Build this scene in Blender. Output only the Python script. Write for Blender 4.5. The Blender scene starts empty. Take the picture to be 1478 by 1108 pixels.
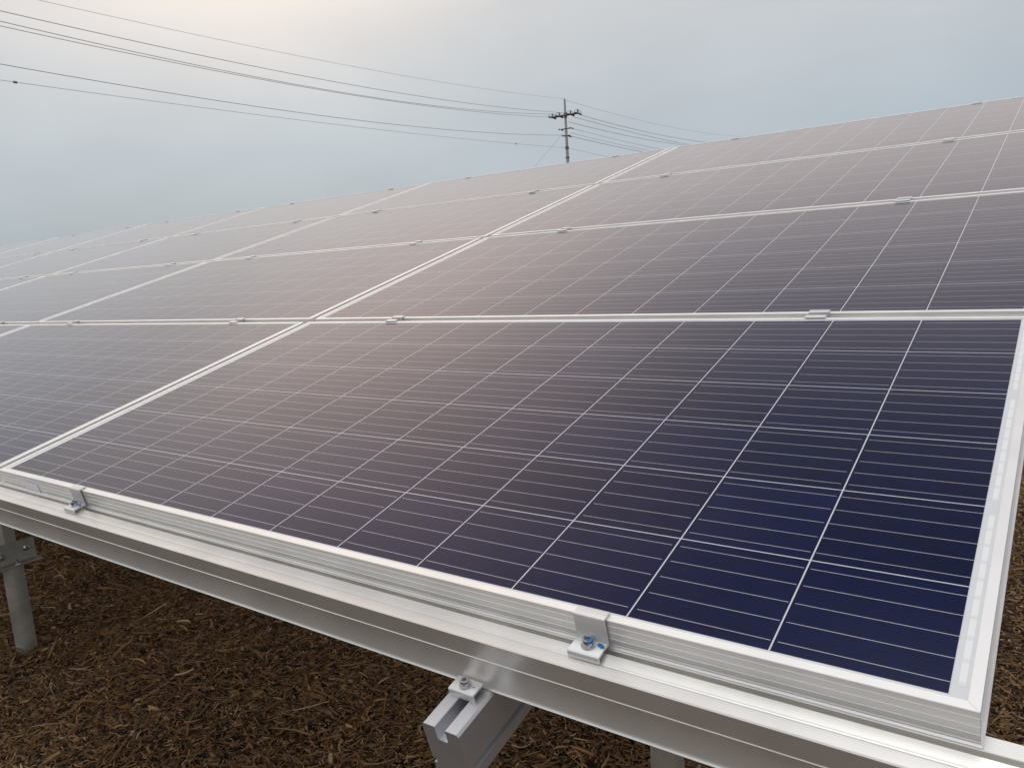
import bpy, bmesh, math, random
import numpy as np
from mathutils import Matrix, Vector

random.seed(7)
rng = np.random.default_rng(7)
S = bpy.context.scene
COL = S.collection
R = math.radians

# ------------------------------------------------------------------ geometry of the place
TILT = R(14.5)                    # slope of the solar array
H0 = 1.07                         # height of the lowest frame corner above the ground
LU, LV, GU, GV = 1.9523, 0.9733, 0.0232, 0.0268   # panel length, width, gaps
PU, PV = LU + GU, LV + GV
MU, MV, CU, CV = 0.02515, 0.0144, 0.1585, 0.15743  # cell margins and pitches
FH = 0.038                        # frame height
NCOL, NROW = 8, 4
BASE = Matrix.Translation((0, 0, H0)) @ Matrix.Rotation(TILT, 4, 'X')   # array plane -> world
SUN_AZ, SUN_EL = R(-54), R(36)

# ------------------------------------------------------------------ camera
RW = ((0.810983, 0.581397, -0.065451), (0.040941, -0.167988, -0.984939), (-0.583635, 0.796089, -0.160038))
CAM = Vector((0.051534, -0.708915, 0.405446 + H0))
FPX = 1124.075
cam_d = bpy.data.cameras.new('camera')
cam = bpy.data.objects.new('camera', cam_d)
COL.objects.link(cam)
mw = Matrix.Identity(4)
for i in range(3):
    mw[i][0] = RW[0][i]; mw[i][1] = -RW[1][i]; mw[i][2] = -RW[2][i]; mw[i][3] = CAM[i]
cam.matrix_world = mw
cam_d.sensor_width = 36
cam_d.lens = FPX / 1478 * 36
cam_d.clip_start = 0.02
cam_d.clip_end = 5000
S.camera = cam

def ray(x, y):
    c = ((x - 739) / FPX, (y - 554) / FPX, 1.0)
    return Vector([sum(RW[k][i] * c[k] for k in range(3)) for i in range(3)])

# ------------------------------------------------------------------ node helper
class N:
    """tiny expression helper: arithmetic on sockets builds Math nodes"""
    def __init__(s, t, sock): s.t, s.s = t, sock
    def op(s, o, b=None, c=None):
        n = s.t.nodes.new('ShaderNodeMath'); n.operation = o
        s.t.links.new(s.s, n.inputs[0])
        for k, v in ((1, b), (2, c)):
            if v is None: continue
            if isinstance(v, N): s.t.links.new(v.s, n.inputs[k])
            else: n.inputs[k].default_value = v
        return N(s.t, n.outputs[0])
    def __add__(s, b): return s.op('ADD', b)
    def __sub__(s, b): return s.op('SUBTRACT', b)
    def __mul__(s, b): return s.op('MULTIPLY', b)
    def __truediv__(s, b): return s.op('DIVIDE', b)
    def lt(s, b): return s.op('LESS_THAN', b)
    def gt(s, b): return s.op('GREATER_THAN', b)
    def mn(s, b): return s.op('MINIMUM', b)
    def mx(s, b): return s.op('MAXIMUM', b)
    def fr(s): return s.op('FRACT')
    def fl(s): return s.op('FLOOR')
    def ab(s): return s.op('ABSOLUTE')

def mix(t, f, a, b):
    n = t.nodes.new('ShaderNodeMix'); n.data_type = 'RGBA'
    for k, v in ((0, f), (6, a), (7, b)):
        if isinstance(v, N): t.links.new(v.s, n.inputs[k])
        elif k == 0: n.inputs[k].default_value = v
        else: n.inputs[k].default_value = (*v, 1)
    return N(t, n.outputs[2])

# ------------------------------------------------------------------ world: thin haze with the sun behind it
W = bpy.data.worlds.new('World'); S.world = W; W.use_nodes = True
t = W.node_tree
for n in list(t.nodes): t.nodes.remove(n)
out = t.nodes.new('ShaderNodeOutputWorld')
tc = t.nodes.new('ShaderNodeTexCoord')
sx = t.nodes.new('ShaderNodeSeparateXYZ'); t.links.new(tc.outputs['Generated'], sx.inputs[0])
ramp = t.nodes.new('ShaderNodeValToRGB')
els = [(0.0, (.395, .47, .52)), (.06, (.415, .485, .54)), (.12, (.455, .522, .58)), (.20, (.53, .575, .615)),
       (.30, (.61, .625, .64)), (.40, (.98, .87, .83)), (.50, (.76, .69, .68)), (.66, (.20, .21, .27)), (.80, (.06, .09, .19)), (.90, (1.25, 1.28, 1.32)), (1.0, (2.95, 2.95, 2.95))]  # unseen upper sky is shaped: dark band for cell reflections, bright zenith for frame tops
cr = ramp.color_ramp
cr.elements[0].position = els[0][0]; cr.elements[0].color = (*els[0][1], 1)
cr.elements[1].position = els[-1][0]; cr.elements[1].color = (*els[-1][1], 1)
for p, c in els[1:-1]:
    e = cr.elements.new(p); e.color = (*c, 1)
nz = t.nodes.new('ShaderNodeTexNoise'); nz.inputs['Scale'].default_value = 2.6
nz.inputs['Detail'].default_value = 5
mp = t.nodes.new('ShaderNodeMapping'); mp.inputs['Scale'].default_value = (1, 1, 2.5)
t.links.new(tc.outputs['Generated'], mp.inputs[0]); t.links.new(mp.outputs[0], nz.inputs[0])
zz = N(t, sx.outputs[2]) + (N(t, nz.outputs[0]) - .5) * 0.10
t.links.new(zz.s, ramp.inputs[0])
sd = (math.sin(SUN_AZ) * math.cos(SUN_EL), math.cos(SUN_AZ) * math.cos(SUN_EL), math.sin(SUN_EL))
dp = t.nodes.new('ShaderNodeVectorMath'); dp.operation = 'DOT_PRODUCT'
t.links.new(tc.outputs['Generated'], dp.inputs[0]); dp.inputs[1].default_value = sd
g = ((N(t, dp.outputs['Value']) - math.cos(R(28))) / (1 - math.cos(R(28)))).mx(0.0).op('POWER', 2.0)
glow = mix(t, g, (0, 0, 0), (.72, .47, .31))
# extra brightness added to the unseen sky behind the camera, lighting the front faces
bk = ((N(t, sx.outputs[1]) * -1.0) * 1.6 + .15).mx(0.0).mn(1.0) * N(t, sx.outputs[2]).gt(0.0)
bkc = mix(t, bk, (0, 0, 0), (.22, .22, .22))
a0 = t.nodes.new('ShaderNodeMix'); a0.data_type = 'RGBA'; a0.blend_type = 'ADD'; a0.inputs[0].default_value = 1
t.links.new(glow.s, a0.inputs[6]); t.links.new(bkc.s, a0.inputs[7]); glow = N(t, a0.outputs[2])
ad = t.nodes.new('ShaderNodeMix'); ad.data_type = 'RGBA'; ad.blend_type = 'ADD'; ad.inputs[0].default_value = 1
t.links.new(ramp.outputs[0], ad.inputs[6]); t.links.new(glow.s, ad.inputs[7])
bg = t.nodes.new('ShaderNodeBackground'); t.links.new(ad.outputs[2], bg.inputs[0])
nz2 = t.nodes.new('ShaderNodeTexNoise'); nz2.inputs['Scale'].default_value = 5.5; nz2.inputs['Detail'].default_value = 6
t.links.new(mp.outputs[0], nz2.inputs[0])
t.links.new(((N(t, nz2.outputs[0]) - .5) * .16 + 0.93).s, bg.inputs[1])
sky = t.nodes.new('ShaderNodeTexSky'); sky.sky_type = 'NISHITA'; sky.sun_disc = False
sky.sun_elevation = SUN_EL; sky.sun_rotation = SUN_AZ; sky.dust_density = 4
bg2 = t.nodes.new('ShaderNodeBackground'); t.links.new(sky.outputs[0], bg2.inputs[0]); bg2.inputs[1].default_value = 0.006
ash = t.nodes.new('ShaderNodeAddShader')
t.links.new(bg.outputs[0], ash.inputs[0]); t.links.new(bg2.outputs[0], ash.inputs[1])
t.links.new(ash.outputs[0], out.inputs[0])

sun_d = bpy.data.lights.new('sun', 'SUN'); sun_d.energy = 0.5; sun_d.angle = R(125); sun_d.color = (1, .92, .84)
sun = bpy.data.objects.new('sun', sun_d); COL.objects.link(sun)
sun.matrix_world = Vector(sd).to_track_quat('Z', 'Y').to_matrix().to_4x4()
S.view_settings.view_transform = 'Standard'
S.view_settings.look = 'None'
S.view_settings.exposure = 0.0
S.view_settings.gamma = 1
S.cycles.max_bounces = 8

# ------------------------------------------------------------------ materials
def new_mat(name):
    m = bpy.data.materials.new(name); m.use_nodes = True
    return m, m.node_tree, m.node_tree.nodes['Principled BSDF']

def obj_xyz(t):
    c = t.nodes.new('ShaderNodeTexCoord'); s = t.nodes.new('ShaderNodeSeparateXYZ')
    t.links.new(c.outputs['Object'], s.inputs[0])
    return c.outputs['Object'], N(t, s.outputs[0]), N(t, s.outputs[1]), N(t, s.outputs[2])

def noise(t, vec, scale, detail=3, stretch=None, rough=.5):
    if stretch:
        mp = t.nodes.new('ShaderNodeMapping'); mp.inputs['Scale'].default_value = stretch
        t.links.new(vec, mp.inputs[0]); vec = mp.outputs[0]
    n = t.nodes.new('ShaderNodeTexNoise'); n.inputs['Scale'].default_value = scale
    n.inputs['Detail'].default_value = detail; n.inputs['Roughness'].default_value = rough
    t.links.new(vec, n.inputs['Vector'])
    return N(t, n.outputs[0])

def metal(name, col, rough, streak=(1, 1, 1), scale=40, amt=.10, metallic=1.0, dirt=.06):
    m, t, b = new_mat(name)
    vec, x, y, z = obj_xyz(t)
    n1 = noise(t, vec, scale, 4, streak)
    n2 = noise(t, vec, 9, 4)
    r = n1 * amt + (rough - amt / 2)
    t.links.new(r.s, b.inputs['Roughness'])
    dark = tuple(c * (1 - dirt * 4) for c in col)
    k = (n2 - .35) * 2.2 * (n1 + .4)
    k.s.node.use_clamp = True
    c = mix(t, k, dark, col)
    t.links.new(c.s, b.inputs['Base Color'])
    b.inputs['Metallic'].default_value = metallic
    bp = t.nodes.new('ShaderNodeBump'); bp.inputs['Strength'].default_value = .05; bp.inputs['Distance'].default_value = .0004
    t.links.new(n1.s, bp.inputs['Height']); t.links.new(bp.outputs[0], b.inputs['Normal'])
    return m

M_FRAME = metal('anodised_frame', (.91, .905, .875), .42, (.04, 1, 1), 500, .12, .62, .03)
M_RAIL = metal('anodised_rail', (.87, .855, .81), .33, (.02, 1, 1), 500, .12, .64, .04)
M_RAFTER = metal('anodised_rafter', (.66, .67, .69), .40, (1, .02, 1), 400, .1, .72, .05)
M_CLAMP = metal('aluminium_clamp', (.80, .80, .78), .38, (1, 1, 1), 220, .12, .60, .04)
M_STEEL = metal('stainless_bolt', (.66, .66, .68), .24, (1, 1, 1), 300, .1, 1, .05)
M_GALV = metal('galvanised_steel', (.60, .57, .50), .55, (1, 1, .25), 60, .2, .6, .12)
M_CONC = metal('pole_concrete', (.56, .55, .53), .85, (1, 1, .2), 6, .1, 0, .08)
M_DARK = metal('weathered_steel_fitting', (.20, .20, .205), .6, (1, 1, 1), 20, .1, .3, .05)
M_WIRE = metal('cable_sheath', (.33, .33, .33), .6, (1, 1, 1), 10, .1, 0, .05)
M_BACK = metal('white_backsheet', (.70, .71, .72), .55, (1, 1, 1), 50, .05, 0, .02)

m, t, b = new_mat('blue_marker_paint'); M_BLUE = m
vec, x, y, z = obj_xyz(t)
c = mix(t, noise(t, vec, 420, 3), (.01, .10, .30), (.015, .2, .5)); t.links.new(c.s, b.inputs['Base Color'])
b.inputs['Roughness'].default_value = .35

m, t, b = new_mat('paper_sticker'); M_STICK = m
vec, x, y, z = obj_xyz(t)
bars = noise(t, vec, 900, 2, (1, .001, .001)).gt(.53) * z.gt(-.006) * z.lt(.0)
bars2 = noise(t, vec, 700, 2, (1, .001, 1)).gt(.56) * z.gt(.002) * z.lt(.006)
c = mix(t, bars.mx(bars2) * .6, (.93, .92, .95), (.25, .23, .36)); t.links.new(c.s, b.inputs['Base Color'])
b.inputs['Roughness'].default_value = .5

# ---- the laminated glass with its polycrystalline cells
m, t, b = new_mat('solar_cells_under_glass'); M_CELL = m
vec, x, y, z = obj_xyz(t)
cx = (x * -1.0 - MU) / CU
cy = (y - MV) / CV
fx, fy = cx.fr(), cy.fr()
ix, iy = cx.fl(), cy.fl()
inside = cx.gt(0.0) * cx.lt(12.0) * cy.gt(0.0) * cy.lt(6.0)
gx = fx.mn(fx * -1.0 + 1.0) * CU
gy = fy.mn(fy * -1.0 + 1.0) * CV
cell = gx.gt(.00090) * gy.gt(.00080) * inside
oi = t.nodes.new('ShaderNodeObjectInfo')
orr = N(t, oi.outputs['Random']) * 37.0
def wn(a, bb, c):
    cb = t.nodes.new('ShaderNodeCombineXYZ')
    for k, v in enumerate((a, bb, c)):
        if isinstance(v, N): t.links.new(v.s, cb.inputs[k])
        else: cb.inputs[k].default_value = v
    w = t.nodes.new('ShaderNodeTexWhiteNoise'); w.noise_dimensions = '3D'; t.links.new(cb.outputs[0], w.inputs[0])
    return N(t, w.outputs[0])
ra, rb_, rc = wn(ix, iy, orr), wn(ix, iy, orr + 11.3), wn(ix, iy, orr + 23.7)
bus_lo, bus_hi = ra * .0055 + .0018, rb_ * .0055 + .0018
last = ix.lt(.5)
bus_lo = bus_lo * (last * -1.0 + 1.0)
bx = fx * CU
inbus = bx.gt(bus_lo) * (bx * -1.0 + CU).gt(bus_hi)
bd = ((fy * 5.0).fr() - .5).ab() / 5.0 * CV
bus = bd.lt(.00042) * inbus * cell
# ribbons continue onto the right margin, and run down it in pairs of cell strings
marg = x.gt(-MU) * x.lt(-.0108)
rib_x = (x + .0172).ab()
py = (cy / 2.0).fr() * 2.0
rowok = py.gt(.09) * py.lt(1.91) * cy.gt(0.0) * cy.lt(6.0)
rib = rib_x.lt(.0030) * rowok
rib_edge = rib_x.lt(.0034) * py.gt(.082) * py.lt(1.918) * cy.gt(0.0) * cy.lt(6.0)
tabs = bd.lt(.0006) * x.lt(-.014) * x.gt(-MU)
tabs = tabs * cy.gt(0.0) * cy.lt(6.0)
solder = bd.lt(.0035) * rib
# cell colour
vor = t.nodes.new('ShaderNodeTexVoronoi'); vor.inputs['Scale'].default_value = 95; t.links.new(vec, vor.inputs['Vector'])
vs = t.nodes.new('ShaderNodeSeparateColor'); t.links.new(vor.outputs['Color'], vs.inputs[0])
grain = N(t, vs.outputs[0])
bri = grain * .35 + rc * .35
cc = mix(t, bri, (.0003, .0030, .023), (.0012, .0064, .053))
fing = ((x / .0019).fr() - .5).ab().lt(.06)
dots = ((y / .0062).fr() - .5).ab().lt(.05) * ((x / .0019).fr()).gt(.5)
cc = mix(t, fing * .16, cc, (.05, .06, .13))
cc = mix(t, dots * .16, cc, (.07, .08, .16))
back = mix(t, noise(t, vec, 60, 2), (.64, .66, .67), (.69, .71, .71))
back = mix(t, rib_edge * .2, back, (.36, .37, .37))
back = mix(t, rib, back, (.80, .81, .80))
back = mix(t, solder * .2, back, (.50, .50, .50))
back = mix(t, tabs * .22, back, (.42, .42, .42))
back = mix(t, inside * .75, back, (.54, .54, .60))
col = mix(t, cell, back, cc)
col = mix(t, bus, col, (.46, .44, .48))
# thin dust film, heavier at the lower edge
dn = noise(t, vec, 4.0, 6, None, .65)
dn2 = noise(t, vec, 130, 3, None, .6)
dust = ((dn - .5) * .030).mx(0.0) + (dn2 - .64).mx(0.0) * .03 + ((y * -1.0 + .035) / .035).mx(0.0) * .012
col = mix(t, dust, col, (.45, .40, .34))
t.links.new(col.s, b.inputs['Base Color'])
b.inputs['IOR'].default_value = 1.28
rgh = dn * .05 + .105
t.links.new(rgh.s, b.inputs['Roughness'])
b.inputs['Sheen Weight'].default_value = .36; b.inputs['Sheen Roughness'].default_value = .22; b.inputs['Sheen Tint'].default_value = (.95, .93, .92, 1)
b.inputs['Specular Tint'].default_value = (1.0, .94, .90, 1)
bp = t.nodes.new('ShaderNodeBump'); bp.inputs['Strength'].default_value = .04; bp.inputs['Distance'].default_value = .0003
t.links.new(noise(t, vec, 700, 2).s, bp.inputs['Height']); t.links.new(bp.outputs[0], b.inputs['Normal'])

# ---- mulch
def mulch_mat(name, c0, c1, c2):
    m, t, b = new_mat(name)
    at = t.nodes.new('ShaderNodeAttribute'); at.attribute_name = 'tone'
    r = t.nodes.new('ShaderNodeValToRGB')
    r.color_ramp.elements[0].color = (*c0, 1); r.color_ramp.elements[1].color = (*c2, 1)
    e = r.color_ramp.elements.new(.62); e.color = (*c1, 1)
    t.links.new(at.outputs['Fac'], r.inputs[0])
    vec, x, y, z = obj_xyz(t)
    n = noise(t, vec, 160, 3)
    c = mix(t, n * .5, N(t, r.outputs[0]), tuple(v * .5 for v in c1))
    t.links.new(c.s, b.inputs['Base Color'])
    b.inputs['Roughness'].default_value = .8
    b.inputs['Specular IOR Level'].default_value = .25
    return m
M_MULCH = mulch_mat('shredded_bark', (.075, .038, .015), (.42, .25, .115), (.84, .64, .40))
m, t, b = new_mat('mulch_bed'); M_GROUND = m
vec, x, y, z = obj_xyz(t)
n1 = noise(t, vec, 45, 6, (1, 1.6, 1), .7); n2 = noise(t, vec, 1.3, 4)
c = mix(t, n1, (.010, .006, .003), (.075, .042, .020)); c = mix(t, n2 * .5, c, (.055, .034, .018))
t.links.new(c.s, b.inputs['Base Color']); b.inputs['Roughness'].default_value = .95
bp = t.nodes.new('ShaderNodeBump'); bp.inputs['Strength'].default_value = 1; bp.inputs['Distance'].default_value = .02
t.links.new(n1.s, bp.inputs['Height']); t.links.new(bp.outputs[0], b.inputs['Normal'])

# ------------------------------------------------------------------ mesh helpers
def mesh_obj(name, verts, faces, mat, parent=None, smooth=False, M=None):
    me = bpy.data.meshes.new(name); me.from_pydata([tuple(v) for v in verts], [], faces)
    bm = bmesh.new(); bm.from_mesh(me); bmesh.ops.recalc_face_normals(bm, faces=bm.faces); bm.to_mesh(me); bm.free()
    if smooth:
        me.polygons.foreach_set('use_smooth', [True] * len(me.polygons))
    me.materials.append(mat)
    o = bpy.data.objects.new(name, me); COL.objects.link(o)
    if parent: o.parent = parent
    if M is not None: o.matrix_basis = M
    return o

def smooth_by_angle(o, deg=35):
    bm = bmesh.new(); bm.from_mesh(o.data)
    for e in bm.edges:
        if len(e.link_faces) == 2 and e.calc_face_angle(0) > R(deg): e.smooth = False
    for f in bm.faces: f.smooth = True
    bm.to_mesh(o.data); bm.free()
    return o

def thing(name, label, cat, M, group=None):
    o = bpy.data.objects.new(name, None); COL.objects.link(o); o.empty_display_size = .05
    o.matrix_basis = M; o['label'] = label; o['category'] = cat
    if group: o['group'] = group
    return o

def tag(o, label, cat, group=None, kind=None):
    o['label'] = label; o['category'] = cat
    if group: o['group'] = group
    if kind: o['kind'] = kind
    return o

def dup(root, M, label):
    r = root.copy(); COL.objects.link(r); r.matrix_basis = M; r['label'] = label
    for ch in list(root.children):
        c = ch.copy(); COL.objects.link(c); c.parent = r; c.matrix_basis = ch.matrix_basis.copy()
        for gc in list(ch.children):
            d = gc.copy(); COL.objects.link(d); d.parent = c; d.matrix_basis = gc.matrix_basis.copy()
    return r

def prism(poly, a0, a1, axis):
    """extrude a closed 2-D polygon along axis 0 (u) or 1 (v); polygon is (other, n)"""
    n = len(poly); v = []
    for a in (a0, a1):
        for p, q in poly: v.append((a, p, q) if axis == 0 else (p, a, q))
    f = [tuple(range(n)), tuple(range(2 * n - 1, n - 1, -1))]
    f += [(i, (i + 1) % n, n + (i + 1) % n, n + i) for i in range(n)]
    return v, f

def merge(parts):
    V, F = [], []
    for v, f in parts:
        k = len(V); V += list(v); F += [tuple(i + k for i in ff) for ff in f]
    return V, F

def lathe(prof, seg=24, c=(0, 0, 0)):
    """prof: (r, z) from bottom to top, closed at both ends"""
    v, f = [], []
    for r, z in prof:
        for k in range(seg):
            a = 2 * math.pi * k / seg
            v.append((c[0] + r * math.cos(a), c[1] + r * math.sin(a), c[2] + z))
    for i in range(len(prof) - 1):
        for k in range(seg):
            a, b2 = i * seg + k, i * seg + (k + 1) % seg
            f.append((a, b2, b2 + seg, a + seg))
    f.append(tuple(range(seg - 1, -1, -1))); f.append(tuple((len(prof) - 1) * seg + k for k in range(seg)))
    return v, f

def box(x0, x1, y0, y1, z0, z1, bev=0.0):
    if bev <= 0:
        v = [(x, y, z) for x in (x0, x1) for y in (y0, y1) for z in (z0, z1)]
        return v, [(0, 1, 3, 2), (4, 6, 7, 5), (0, 4, 5, 1), (2, 3, 7, 6), (0, 2, 6, 4), (1, 5, 7, 3)]
    bm = bmesh.new(); bmesh.ops.create_cube(bm, size=1)
    bmesh.ops.scale(bm, vec=(x1 - x0, y1 - y0, z1 - z0), verts=bm.verts)
    bmesh.ops.translate(bm, vec=((x0 + x1) / 2, (y0 + y1) / 2, (z0 + z1) / 2), verts=bm.verts)
    bmesh.ops.bevel(bm, geom=bm.edges[:], offset=bev, segments=2, affect='EDGES', profile=.6)
    bm.verts.index_update()
    v = [tuple(q.co) for q in bm.verts]; f = [tuple(q.index for q in ff.verts) for ff in bm.faces]; bm.free()
    return v, f

def tube(pts, rad, seg=6):
    v, f = [], []
    n = len(pts)
    for i, p in enumerate(pts):
        p = Vector(p); d = Vector(pts[min(i + 1, n - 1)]) - Vector(pts[max(i - 1, 0)]); d.normalize()
        a = d.cross(Vector((0, 0, 1)));
        if a.length < 1e-3: a = d.cross(Vector((1, 0, 0)))
        a.normalize(); b2 = a.cross(d)
        r = rad[i] if isinstance(rad, (list, tuple)) else rad
        for k in range(seg):
            w = 2 * math.pi * k / seg
            v.append(p + a * (r * math.cos(w)) + b2 * (r * math.sin(w)))
    for i in range(n - 1):
        for k in range(seg):
            q, w = i * seg + k, i * seg + (k + 1) % seg
            f.append((q, w, w + seg, q + seg))
    f.append(tuple(range(seg - 1, -1, -1))); f.append(tuple((n - 1) * seg + k for k in range(seg)))
    return v, f

def cap_screw(z0, r=.0065, h=.0085):
    """socket head cap screw with washer, standing on z0"""
    hx = .0032
    prof = [(r * 1.35, z0), (r * 1.35, z0 + .0014), (r * .98, z0 + .0016), (r, z0 + .003), (r, z0 + h), (r * .9, z0 + h + .0012),
            (hx, z0 + h + .0012), (hx * .98, z0 + h - .004)]
    return lathe(prof, 24)

ORD = ['lowest', 'second', 'third', 'top']
CORD = ['first', 'second', 'third', 'fourth', 'fifth', 'sixth', 'seventh', 'eighth']

# ------------------------------------------------------------------ solar panels
def frame_mesh():
    # (inset from outer edge, height)
    prof = [(.0005, 0.0), (0, -.0005)]
    for h in (-.0076, -.0168, -.0257, -.0340):
        prof += [(0, h + .0007), (-.00045, h + .0003), (-.00045, h - .0002), (0, h - .0005)]
    prof += [(0, -.0360), (-.0024, -.0372), (-.0026, -.0377), (-.0022, -FH), (.028, -FH), (.028, -.0364), (.0018, -.0364), (.0018, -.0085), (.0108, -.0085), (.0108, -.0004), (.0104, 0)]
    corners = [(0, 0, -1, 1), (0, LV, -1, -1), (-LU, LV, 1, -1), (-LU, 0, 1, 1)]
    n = len(prof); v, f = [], []
    for c in range(4):
        A, B = corners[c], corners[(c + 1) % 4]
        e = Vector((B[0] - A[0], B[1] - A[1])).normalized() * .00016   # hairline at the mitred joints
        k = len(v)
        for (X, Y, sx_, sy_), g_ in ((A, 1), (B, -1)):
            for d, h in prof: v.append((X + sx_ * d + g_ * e.x, Y + sy_ * d + g_ * e.y, h))
        f += [(k + i, k + (i + 1) % n, k + n + (i + 1) % n, k + n + i) for i in range(n)]
        f += [tuple(range(k, k + n)), tuple(range(k + 2 * n - 1, k + n - 1, -1))]
    return v, f
FRAME = frame_mesh()
I = .01085
proto = thing('solar_panel', 'x', 'solar panel', BASE, 'solar panels of the ground array')
mesh_obj('frame', *FRAME, M_FRAME, proto)
mesh_obj('cell_glass', *box(-LU + I, -I, I, LV - I, -.0058, -.0017), M_CELL, proto)
mesh_obj('back_sheet', *box(-LU + I, -I, I, LV - I, -.0064, -.0059), M_BACK, proto)
first = True
for j in range(NROW):
    for i in range(NCOL):
        jit = random.uniform(-.0006, .0006)
        if i == 0 and j == 0:
            lab = 'dark blue solar panel nearest the camera, at the right end of the lowest row'
        elif i == 0:
            lab = '%s solar panel at the right end of the %s row' % ('greyish purple' if j == 1 else 'pale grey', ORD[j])
        else:
            lab = 'solar panel in the %s row, %s panel from its right end' % (ORD[j], CORD[i])
        Mx = BASE @ Matrix.Translation((-i * PU, j * PV, jit if (i or j) else 0)) @ Matrix.Rotation(random.uniform(-.0007, .0007) if (i or j) else 0, 4, 'X')
        if first: proto['label'] = lab; proto.matrix_basis = Mx; first = False; near = proto
        else: dup(proto, Mx, lab)
st = mesh_obj('sticker', *box(-.033, .033, -.0006, -.0002, -.0115, .0115), M_STICK, near, M=Matrix.Translation((-1.801, -.0007, -.0260)))
st['label'] = 'small white sticker with printed bars on the front of the frame'

# ------------------------------------------------------------------ clamps on the seams
hat = [(-.0215, .0006), (-.0222, .0012), (-.0222, .0034), (-.0215, .0040), (-.0088, .0040), (-.0078, .0030), (-.0078, -.018), (.0078, -.018), (.0078, .0030), (.0088, .0040), (.0215, .0040),
       (.0222, .0034), (.0222, .0012), (.0215, .0006), (.0105, .0006), (.0105, -.0205), (-.0105, -.0205), (-.0105, .0006)]
mc = thing('mid_clamp', 'x', 'clamp', BASE, 'mid clamps holding the panel seams')
mesh_obj('clamp_body', *prism(hat, -.02, .02, 0), M_CLAMP, mc)
smooth_by_angle(mesh_obj('bolt', *cap_screw(-.018), M_STEEL, mc))
CL = (-.38, -1.58)
first = True
for s in range(3):
    for i in range(NCOL):
        for e, u in enumerate(CL):
            Mx = BASE @ Matrix.Translation((u - i * PU + random.uniform(-.004, .004), (s + 1) * PV - GV / 2, 0)) @ Matrix.Rotation(random.uniform(-.012, .012), 4, 'Z')
            lab = 'silver clamp above the %s row, %s end of %s panel from the right' % (ORD[s], ('right', 'left')[e], CORD[i])
            if first: mc['label'] = lab; mc.matrix_basis = Mx; first = False
            else: dup(mc, Mx, lab)

# end clamps: z-shaped, along the low edge and the top edge
zc = [(.0110, .0006), (.0110, .0026), (.0104, .0032), (-.0034, .0032), (-.0046, .0022), (-.0056, -.0270), (-.0066, -.0288), (-.0288, -.0288), (-.0302, -.0300), (-.0306, -.0372), (-.0278, -.0374), (-.0276, -.0318),
      (-.0052, -.0318), (-.0034, -.0304), (-.0024, .0002), (-.0012, .0006)]
ec = thing('end_clamp', 'x', 'clamp', BASE, 'end clamps along the low edge of the array')
smooth_by_angle(mesh_obj('clamp_body', *prism(zc, -.02, .02, 0), M_CLAMP, ec), 50)
bo = smooth_by_angle(mesh_obj('bolt', *cap_screw(0), M_STEEL, ec, M=Matrix.Translation((0.0, -.0150, -.0288))))
# blue torque mark on the bolt head and across the plate
pm = [lathe([(.0030, .00975), (.0056, .00975), (.0062, .0092), (.00668, .0082), (.00668, .0062)], 24)]
v, f = pm[0]
seg = 24
keep = [q for q in f if len(q) == 4 and (min(q) % seg) in (20, 21, 22, 23, 0, 1, 2, 3, 9, 10, 11)]
mesh_obj('paint_mark', v, keep, M_BLUE, bo)
mesh_obj('paint_mark', [(.0088, .0052, 0), (.0105, .0078, 0), (.0140, .0074, 0), (.0188, .0044, 0), (.0196, .0010, 0), (.0160, .0004, 0), (.0112, .0022, 0)],
         [(0, 1, 2, 3, 4, 5, 6)], M_BLUE, ec, M=Matrix.Translation((0, -.0156, -.02855)))
first = True
for i in range(NCOL):
    for e, u in enumerate(CL):
        lab = 'silver z shaped clamp on the low edge, %s end of %s panel from the right' % (('right', 'left')[e], CORD[i])
        if i == 0: lab = ('silver z shaped clamp with blue marked bolt, nearest on the low front edge', 'silver z shaped clamp beside the white frame sticker on the low front edge')[e]
        Mx = BASE @ Matrix.Translation((u, 0, 0) if not i else (u - i * PU, 0, 0))
        if first: ec['label'] = lab; ec.matrix_basis = Mx; first = False
        else: dup(ec, Mx, lab)
for i in range(NCOL):
    for e, u in enumerate(CL):
        lab = 'small grey clamp on the top edge, %s end of %s panel from the right' % (('right', 'left')[e], CORD[i])
        Mx = BASE @ Matrix.Translation((u - i * PU, 3 * PV + LV, 0)) @ Matrix.Rotation(math.pi, 4, 'Z')
        r = ec.copy(); COL.objects.link(r); r.matrix_basis = Mx; r['label'] = lab; r['group'] = 'end clamps along the top edge of the array'
        for ch in list(ec.children):
            if 'paint' in ch.name: continue
            c = ch.copy(); COL.objects.link(c); c.parent = r; c.matrix_basis = ch.matrix_basis.copy()

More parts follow.
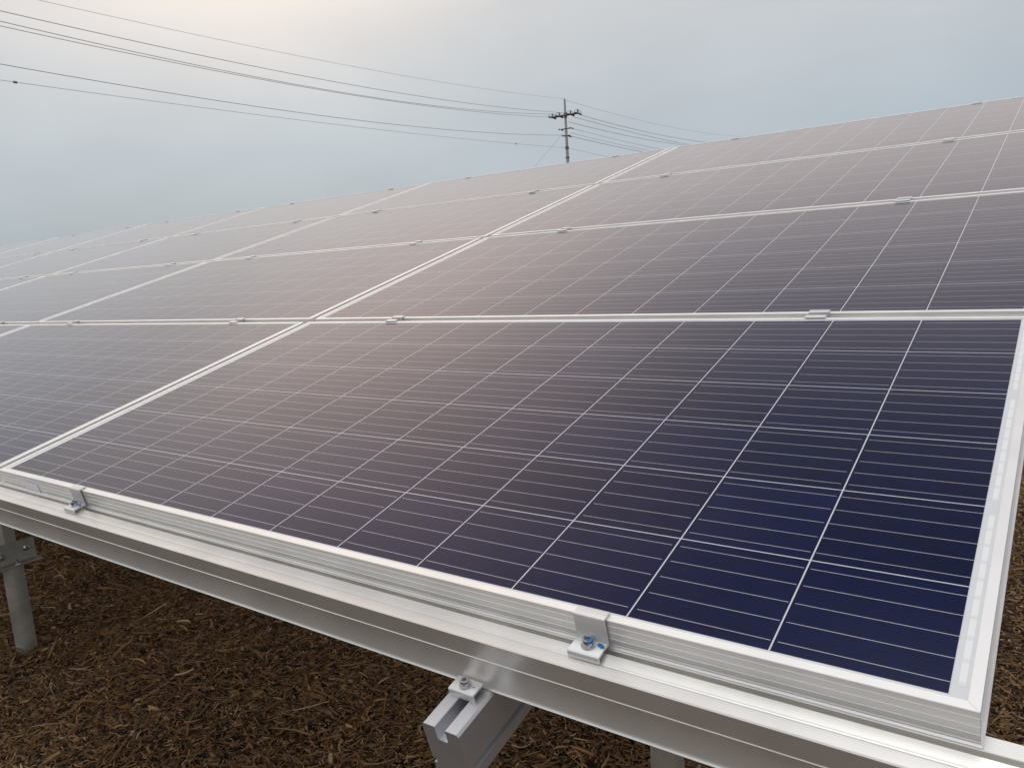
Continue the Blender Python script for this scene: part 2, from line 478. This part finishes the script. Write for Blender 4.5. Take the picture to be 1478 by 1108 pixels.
# ------------------------------------------------------------------ rails under the seams
U0, U1 = -NCOL * PU - .2, .17
def rail_poly():
    p = [(.014, -.0385), (.0135, -.038), (-.0036, -.038), (-.0042, -.0386), (-.0042, -.051), (-.0124, -.051), (-.0124, -.0370), (-.0130, -.0365), (-.0215, -.0376),
         (-.0262, -.0381), (-.0268, -.0386), (-.0285, -.0390), (-.0300, -.0386), (-.0306, -.038), (-.0448, -.038), (-.0462, -.0394), (-.0462, -.0668),
         (-.0470, -.0674), (-.0471, -.0684), (-.0462, -.0692)]
    for k in range(9):
        a = k / 8
        p.append((-.0462 - .0066 * a ** 2.0, -.074 - .0315 * a))
    p += [(-.0536, -.1062), (-.0542, -.1070), (-.0538, -.1079), (.020, -.1079), (.020, -.1045), (.014, -.103)]
    return p
RP = rail_poly()
rails = []
for k in range(5):
    v, f = prism(RP, U0, U1 if k == 0 else -.03, 0)
    lab = ['long silver aluminium rail along the low front edge under the panels',
           'aluminium rail under the seam above the lowest row of panels', 'aluminium rail under the seam above the second row of panels',
           'aluminium rail under the seam above the third row of panels', 'aluminium rail under the top edge of the array'][k]
    o = smooth_by_angle(mesh_obj('support_rail', v, f, M_RAIL, M=BASE @ Matrix.Translation((0, k * PV + (.0 if k == 0 else .006), 0))), 30)
    tag(o, lab, 'rail', 'aluminium rails of the array')

# ------------------------------------------------------------------ rafters
UR = [-.5378, -3.45, -6.33, -9.23, -12.13]
hw = .0285
raf = [(-hw + .003, -.1083), (-hw, -.1113), (-hw, -.164), (-hw + .006, -.1648), (-hw + .006, -.1716), (-hw, -.1724), (-hw, -.1885), (hw, -.1885), (hw, -.1724), (hw - .006, -.1716), (hw - .006, -.1648), (hw, -.164),
       (hw, -.1113), (hw - .003, -.1083), (.0088, -.1083), (.0080, -.1090), (.0080, -.1255), (.0062, -.1278), (-.0062, -.1278), (-.0080, -.1255), (-.0080, -.1090), (-.0088, -.1083)]
for k, u in enumerate(UR):
    v, f = prism(raf, -.1265, 4.08, 1)
    lab = 'grey slotted aluminium rafter sticking out below the front rail' if k == 0 else 'aluminium rafter under the array, %s rafter from the right end' % CORD[k]
    tag(mesh_obj('rafter', v, f, M_RAFTER, M=BASE @ Matrix.Translation((u, 0, 0))), lab, 'rafter', 'sloping rafters under the array')
# clamps that hold the front rail down on the rafters
rc_ = thing('rail_clamp', 'x', 'clamp', BASE, 'rail clamps on the rafters')
cpoly = [(-.0120, -.0092), (-.0120, .0002), (-.0108, .0014), (.0108, .0014), (.0120, .0004), (.0120, -.0055), (.0096, -.0055), (.0096, -.0014), (-.0094, -.0014), (-.0096, -.0092)]
cpoly = [(a, b2) for a, b2 in cpoly]
smooth_by_angle(mesh_obj('clamp_body', *prism(cpoly, -.0195, .0195, 0), M_CLAMP, rc_), 50)
smooth_by_angle(mesh_obj('bolt', *cap_screw(.0014, .0062, .008), M_STEEL, rc_))
mesh_obj('paint_mark', [(.009, .0010, 0), (.012, .0018, 0), (.0150, .0002, 0), (.0115, .0002, 0)], [(0, 1, 2, 3)], M_BLUE, rc_, M=Matrix.Translation((0, 0, .0017)))
for k, u in enumerate(UR):
    Mx = BASE @ Matrix.Translation((u - .003, -.0655, -.0990))
    lab = 'small silver clamp with a bolt on the near slotted rafter' if k == 0 else 'small rail clamp on the %s rafter from the right end' % CORD[k]
    if k == 0: rc_['label'] = lab; rc_.matrix_basis = Mx
    else: dup(rc_, Mx, lab)

# ------------------------------------------------------------------ support posts on ground screws
YP = .52
ZB = .372       # top of the pile
def hexbolt(c, axis, r=.010, h=.008):
    v, f = lathe([(r * 1.5, 0), (r * 1.5, .002), (r, .0021), (r, h), (r * .85, h + .0012)], 6)
    v2, f2 = lathe([(r * .55, h), (r * .55, h + .010)], 10)
    V, F = merge([(v, f), (v2, f2)])
    out = []
    for x_, y_, z_ in V:
        out.append((c[0] + z_, c[1] + x_, c[2] + y_) if axis == 0 else (c[0] + x_, c[1] + y_, c[2] + z_))
    return out, F
post = thing('support_post', 'x', 'post', Matrix.Identity(4), 'posts under the array')
prof = [(.0381, -.25), (.0381, .10), (.0384, .13), (.0381, .16), (.0381, ZB)]
smooth_by_angle(mesh_obj('pile', *lathe(prof, 32), M_GALV, post))
ztop = H0 + YP * math.tan(TILT) - .189 / math.cos(TILT)
mesh_obj('upright', *merge([box(-.030, .020, -.022, .022, ZB + .012, ztop + .004, .002)]), M_GALV, post)
br = mesh_obj('bracket', *merge([box(-.050, .060, -.14, .095, ZB, ZB + .007, .002), box(.0205, .0265, -.14, .085, ZB + .0071, ZB + .094, .002)]), M_GALV, post)
for yy, zz_ in ((-.045, .045), (.050, .058), (-.09, .045)):
    smooth_by_angle(mesh_obj('bolt', *hexbolt((.0265, yy, ZB + zz_), 0), M_STEEL, br), 30)
smooth_by_angle(mesh_obj('bolt', *hexbolt((.052, .0, ZB + .007), 2, .010, .010), M_STEEL, br), 30)
for k, u in enumerate(UR):
    Mx = Matrix.Translation((u, YP, 0))
    lab = ['galvanised post below the near rafter, barely showing under the front rail', 'round galvanised steel post with bolted bracket standing in the bark mulch'][k] if k < 2 else 'steel post under the array, %s from the right end' % CORD[k]
    if k == 0: post['label'] = lab; post.matrix_basis = Mx
    else: dup(post, Mx, lab)

# ------------------------------------------------------------------ utility pole and its lines
D = 75.0
pr = ray(816, 166); PX, PY = CAM.x + pr.x / math.hypot(pr.x, pr.y) * D, CAM.y + pr.y / math.hypot(pr.x, pr.y) * D
def z_at(x, y, d):
    q = ray(x, y); return CAM.z + q.z / math.hypot(q.x, q.y) * d
ztop_p = z_at(814.5, 143, D)
qv = ray(0, 60); QX, QY = CAM.x + qv.x / math.hypot(qv.x, qv.y) * 38, CAM.y + qv.y / math.hypot(qv.x, qv.y) * 38
wd = Vector((QX - PX, QY - PY, 0)).normalized()          # towards the camera's left
wp = Vector((-wd.y, wd.x, 0))                            # across the line
if wp.x < 0: wp = -wp
pole = thing('utility_pole', 'grey concrete utility pole with crossarms and insulators beyond the array', 'utility pole', Matrix.Translation((PX, PY, 0)))
smooth_by_angle(mesh_obj('shaft', *lathe([(.24, -.5), (.24, 0), (.085, ztop_p)], 20), M_CONC, pole))
def lp(a, c, z): return wp * a + wd * c + Vector((0, 0, z))
zA = z_at(816.5, 166.5, D); zB_ = z_at(817.5, 186, D); zC = z_at(818, 196, D); zD = z_at(819, 213.5, D)
def arm(z, a0, a1, w=.05, c=.0):
    parts = []
    for s_ in (-.13 + c, .13 + c):
        parts.append(tube([lp(a0, s_, z), lp(a1, s_, z)], w, 4))
    return merge(parts)
mesh_obj('crossarm', *arm(zA, -1.45, 1.35, .055), M_DARK, pole)
mesh_obj('crossarm', *arm(zB_, -.5, .5, .03), M_DARK, pole)
mesh_obj('crossarm', *arm(zC, -.4, .4, .03), M_DARK, pole)
mesh_obj('band', *lathe([(.17, zD - .12), (.17, zD + .12)], 14), M_DARK, pole)
mesh_obj('band', *lathe([(.175, zD - .95), (.175, zD - .8)], 14), M_DARK, pole)
mesh_obj('band', *lathe([(.16, zA - .22), (.16, zA + .22)], 14), M_DARK, pole)
def insulator(a, z, sgn, L=.62, r=.085):
    pts, rr = [], []
    for k in range(9):
        s_ = .12 + L * k / 8
        pts.append(lp(a, sgn * s_, z - .05 * k / 8)); rr.append(r if k % 2 else r * .45)
    return tube(pts, rr, 8)
AT = (-1.38, -.62, 1.25)
AT = (-1.35, -.55, 1.2)
for a in (-1.35, -.62, .55, 1.28):
    mesh_obj('insulator', *merge([insulator(a, zA, 1), insulator(a, zA, -1)]), M_DARK, pole)
    pts = [lp(a, .78 * math.cos(th), zA - .03 + .32 * math.sin(th)) for th in np.linspace(.1, math.pi - .1, 11)]
    mesh_obj('jumper', *tube([lp(a + .06 * i, p_.dot(wd), p_.z) for i, p_ in enumerate(pts)] if False else pts, .022, 5), M_WIRE, pole)
    mesh_obj('insulator', *tube([lp(a, 0, zA), lp(a, 0, zA + .12), lp(a, 0, zA + .34)], [.03, .075, .05], 8), M_DARK, pole)
for a in (-.55, .55):
    mesh_obj('insulator', *merge([insulator(a, zB_, 1, .3, .06), insulator(a, zB_, -1, .3, .06)]), M_DARK, pole)
mesh_obj('insulator', *merge([insulator(-.1, zC, 1, .5, .06), insulator(.1, zC, -1, .7, .07)]), M_DARK, pole)
for k in range(12):
    z_ = zD - 1.4 - .45 * k
    if z_ > 2: mesh_obj('step_peg', *tube([lp(-.26 if k % 2 else .26, 0, z_), lp(0, 0, z_)], .018, 5), M_DARK, pole)

def wire(label, pts, off, rad, s_end=None, splice=None, fix=None):
    """a hanging cable in a vertical plane along the line; its sag follows from three sighted heights"""
    o = Vector((PX, PY, 0)) + wp * off
    nrm = wp
    ss, zs = [], []
    for x, y in pts:
        q = ray(x, y); tt = (o - Vector((CAM.x, CAM.y, 0))).dot(nrm) / q.dot(nrm)
        P_ = CAM + q * tt
        ss.append((P_ - o).dot(wd)); zs.append(P_.z)
    A = np.polyfit(ss, zs, 2)
    s0 = ss[-1] if fix is None else fix
    a, b2 = (s0, s_end)
    L = [o + wd * s + Vector((0, 0, float(np.polyval(A, s)))) for s in np.linspace(a, b2, 40)]
    parts = [tube(L, rad, 6)]
    for sp in (splice or []):
        q = ray(*sp); tt = (o - Vector((CAM.x, CAM.y, 0))).dot(nrm) / q.dot(nrm)
        s = (CAM + q * tt - o).dot(wd)
        c = o + wd * s + Vector((0, 0, float(np.polyval(A, s))))
        parts.append(tube([c - wd * .09, c - wd * .06, c + wd * .06, c + wd * .09], [.015, .05, .05, .015], 8))
    ob = mesh_obj('power_line', *merge(parts), M_WIRE)
    tag(ob, label, 'cable', 'cables strung from the utility pole')
E_L = 62.0
wire('thin topmost earth wire left of the pole, running to the upper left', [(55, 0), (405, 76.5), (600, 112), (814, 143)], 0, .008, E_L, fix=0)
wire('dark cable left of the pole, upper one of the three close cables', [(0, 14.5), (400, 105.7), (600, 136), (793, 162)], .3, .0135, E_L, fix=.7)
wire('dark cable left of the pole, middle one of the three close cables', [(0, 30.5), (400, 118), (590, 147.5), (790, 165)], -.62, .0135, E_L, fix=.7)
wire('dark cable left of the pole, lowest one of the three close cables', [(0, 37), (400, 120.5), (600, 150), (794, 169.5)], -1.35, .0135, E_L, fix=.7)
wire('dark single cable left of the pole, below the three close cables', [(0, 92.5), (400, 158.5), (650, 187.5), (812, 195.5)], -.1, .0135, E_L, fix=.5)
wire('thin lowest cable left of the pole with two small dark splices', [(0, 116), (400, 169), (600, 193.5), (817, 213.5)], -.1, .009, E_L, [(22, 119), (745, 208.5)], fix=0)
E_R = -60.0
wire('thin topmost earth wire right of the pole', [(1046, 196), (1000, 188), (900, 170), (815, 143.5)], 0, .010, E_R, fix=0)
wire('uppermost dark cable right of the pole, from the crossarm tip', [(1005, 204), (970, 198), (920, 188), (837, 166)], 1.28, .019, E_R, fix=-.7)
wire('second dark cable right of the pole, with a small splice', [(985, 207), (920, 193), (827, 168.5)], .55, .019, E_R, [(975, 203.5)], fix=-.7)
wire('third dark cable right of the pole, below the crossarm', [(975, 208), (900, 195), (822, 176.5)], .1, .019, E_R, fix=-.4)
wire('faint cable right of the pole, upper one of the lower pair', [(938, 212.5), (900, 204), (833, 187.5)], .55, .013, E_R, fix=-.4)
wire('faint cable right of the pole, lower one of the lower pair', [(932, 216.5), (900, 210), (828, 193)], .3, .013, E_R, fix=-.3)
wire('heavy dark cable right of the pole, below the faint pair', [(918, 217.5), (870, 207.5), (829, 198)], .1, .02, E_R, fix=-.7)
wire('thin lowest cable right of the pole', [(868, 224.5), (845, 219.5), (820, 214)], 0, .009, E_R, fix=0)
q = ray(772, 240); d2 = math.hypot(q.x, q.y); k = (D - 2.5) / d2
g1 = CAM + q * k; g0 = Vector((PX, PY, zB_ - .1)); g2 = g0 + (g1 - g0) * (g0.z / (g0.z - g1.z))
tag(mesh_obj('guy_wire', *tube([g0, g1, g2], .011, 5), M_WIRE), 'thin slanting guy wire going down to the left of the pole', 'guy wire')

# ------------------------------------------------------------------ ground: bark mulch
def hgt(x, y):
    return (.018 * np.sin(x * 2.3 + 1.1) * np.sin(y * 1.9 + .4) + .012 * np.sin(x * 5.1 + y * 3.3) + .006 * np.sin(x * 11.7 - y * 9.1 + 2))
nx = 90
gxs = np.concatenate([np.array([-2500, -400, -80, -25]), np.linspace(-14, 6, nx), np.array([20, 80, 400, 2500])])
gys = np.concatenate([np.array([-2500, -400, -60, -15]), np.linspace(-4, 14, nx), np.array([25, 80, 400, 2500])])
XX, YY = np.meshgrid(gxs, gys, indexing='ij')
ins = (np.abs(XX) < 15) & (YY > -5) & (YY < 15)
ZZ = np.where(ins, hgt(XX, YY), 0) - .012
V = np.stack([XX, YY, ZZ], -1).reshape(-1, 3); ny = len(gys)
F = [(i * ny + j, (i + 1) * ny + j, (i + 1) * ny + j + 1, i * ny + j + 1) for i in range(len(gxs) - 1) for j in range(ny - 1)]
gr = mesh_obj('ground', V, F, M_GROUND, smooth=True); gr['kind'] = 'structure'; gr['label'] = 'dark brown ground covered with bark mulch'; gr['category'] = 'ground'

def fibres(n, x0, x1, y0, y1, ls, ws, lift):
    """n bent, tapering splinters lying on the ground: 4 cross-sections each"""
    K = 4
    cx_, cy_ = rng.uniform(x0, x1, n), rng.uniform(y0, y1, n)
    L = np.exp(rng.normal(np.log(ls), .45, n)); Wd = np.exp(rng.normal(np.log(ws), .45, n))
    a = rng.normal(.5, 1.1, n); bend = rng.normal(0, .38, n); pit = rng.normal(0, .20, n); roll = rng.normal(0, .6, n)
    z0_ = hgt(cx_, cy_) + rng.uniform(-.004, lift, n)
    P_ = np.zeros((n, K, 2, 3))
    tt = np.linspace(-.5, .5, K)
    w0, w3 = rng.uniform(.15, .95, n), rng.uniform(.15, .95, n); w1, w2 = rng.uniform(.75, 1.1, n), rng.uniform(.75, 1.1, n)
    wprof = [w0, w1, w2, w3]
    for k in range(K):
        ang = a + bend * tt[k]
        sx_ = L * tt[k]
        px = cx_ + sx_ * np.cos(a) - bend * L * tt[k] ** 2 * np.sin(a)
        py_ = cy_ + sx_ * np.sin(a) + bend * L * tt[k] ** 2 * np.cos(a)
        pz = z0_ + sx_ * np.sin(pit) - np.abs(pit) * 0 + .002
        for s in (0, 1):
            o = (s - .5) * Wd * wprof[k]
            P_[:, k, s, 0] = px - np.sin(ang) * o * np.cos(roll)
            P_[:, k, s, 1] = py_ + np.cos(ang) * o * np.cos(roll)
            P_[:, k, s, 2] = pz + o * np.sin(roll)
    tone = np.clip(rng.beta(1.3, 2.3, n) , 0, 1)
    return P_.reshape(-1, 3), np.repeat(tone, K * 2), n
def cover(sets):
    Vs, Ts, ns = zip(*[fibres(*a) for a in sets])
    V = np.concatenate(Vs); T = np.concatenate(Ts); n = sum(ns)
    base = np.arange(n)[:, None, None] * 8
    quad = np.array([[0, 1, 3, 2], [2, 3, 5, 4], [4, 5, 7, 6]])[None]
    Q = (base + quad).reshape(-1)
    me = bpy.data.meshes.new('mulch')
    me.vertices.add(len(V)); me.vertices.foreach_set('co', V.reshape(-1).astype(np.float32))
    me.loops.add(len(Q)); me.loops.foreach_set('vertex_index', Q.astype(np.int32))
    nf = len(Q) // 4
    me.polygons.add(nf); me.polygons.foreach_set('loop_start', np.arange(0, nf * 4, 4, dtype=np.int32))
    at = me.attributes.new('tone', 'FLOAT', 'POINT'); at.data.foreach_set('value', T.astype(np.float32))
    me.update(); me.validate()
    me.materials.append(M_MULCH)
    o = bpy.data.objects.new('mulch', me); COL.objects.link(o)
    return o
mu = cover([
    (210000, -5.2, -.2, -.2, 2.6, .019, .0033, .013),     # under the front edge
    (9000, -5.2, -.2, -.2, 2.6, .048, .0055, .020),       # bigger chips
    (500, -5.2, -.2, -.2, 2.6, .11, .0075, .024),          # splinters
    (80000, -.9, 1.2, .8, 4.5, .023, .0038, .013),         # strip seen past the right end
    (30000, -1.5, 1.2, 4.2, 9.5, .05, .007, .014),
    (40000, -9.0, -4.0, .2, 5.5, .045, .006, .014),
    (20000, -1.0, 3.0, -3.0, 1.2, .04, .005, .012),
    (20000, -6.0, 1.0, -3.0, 0.0, .04, .005, .012),
])
tag(mu, 'loose shredded bark and wood splinters covering the ground', 'mulch', kind='stuff')
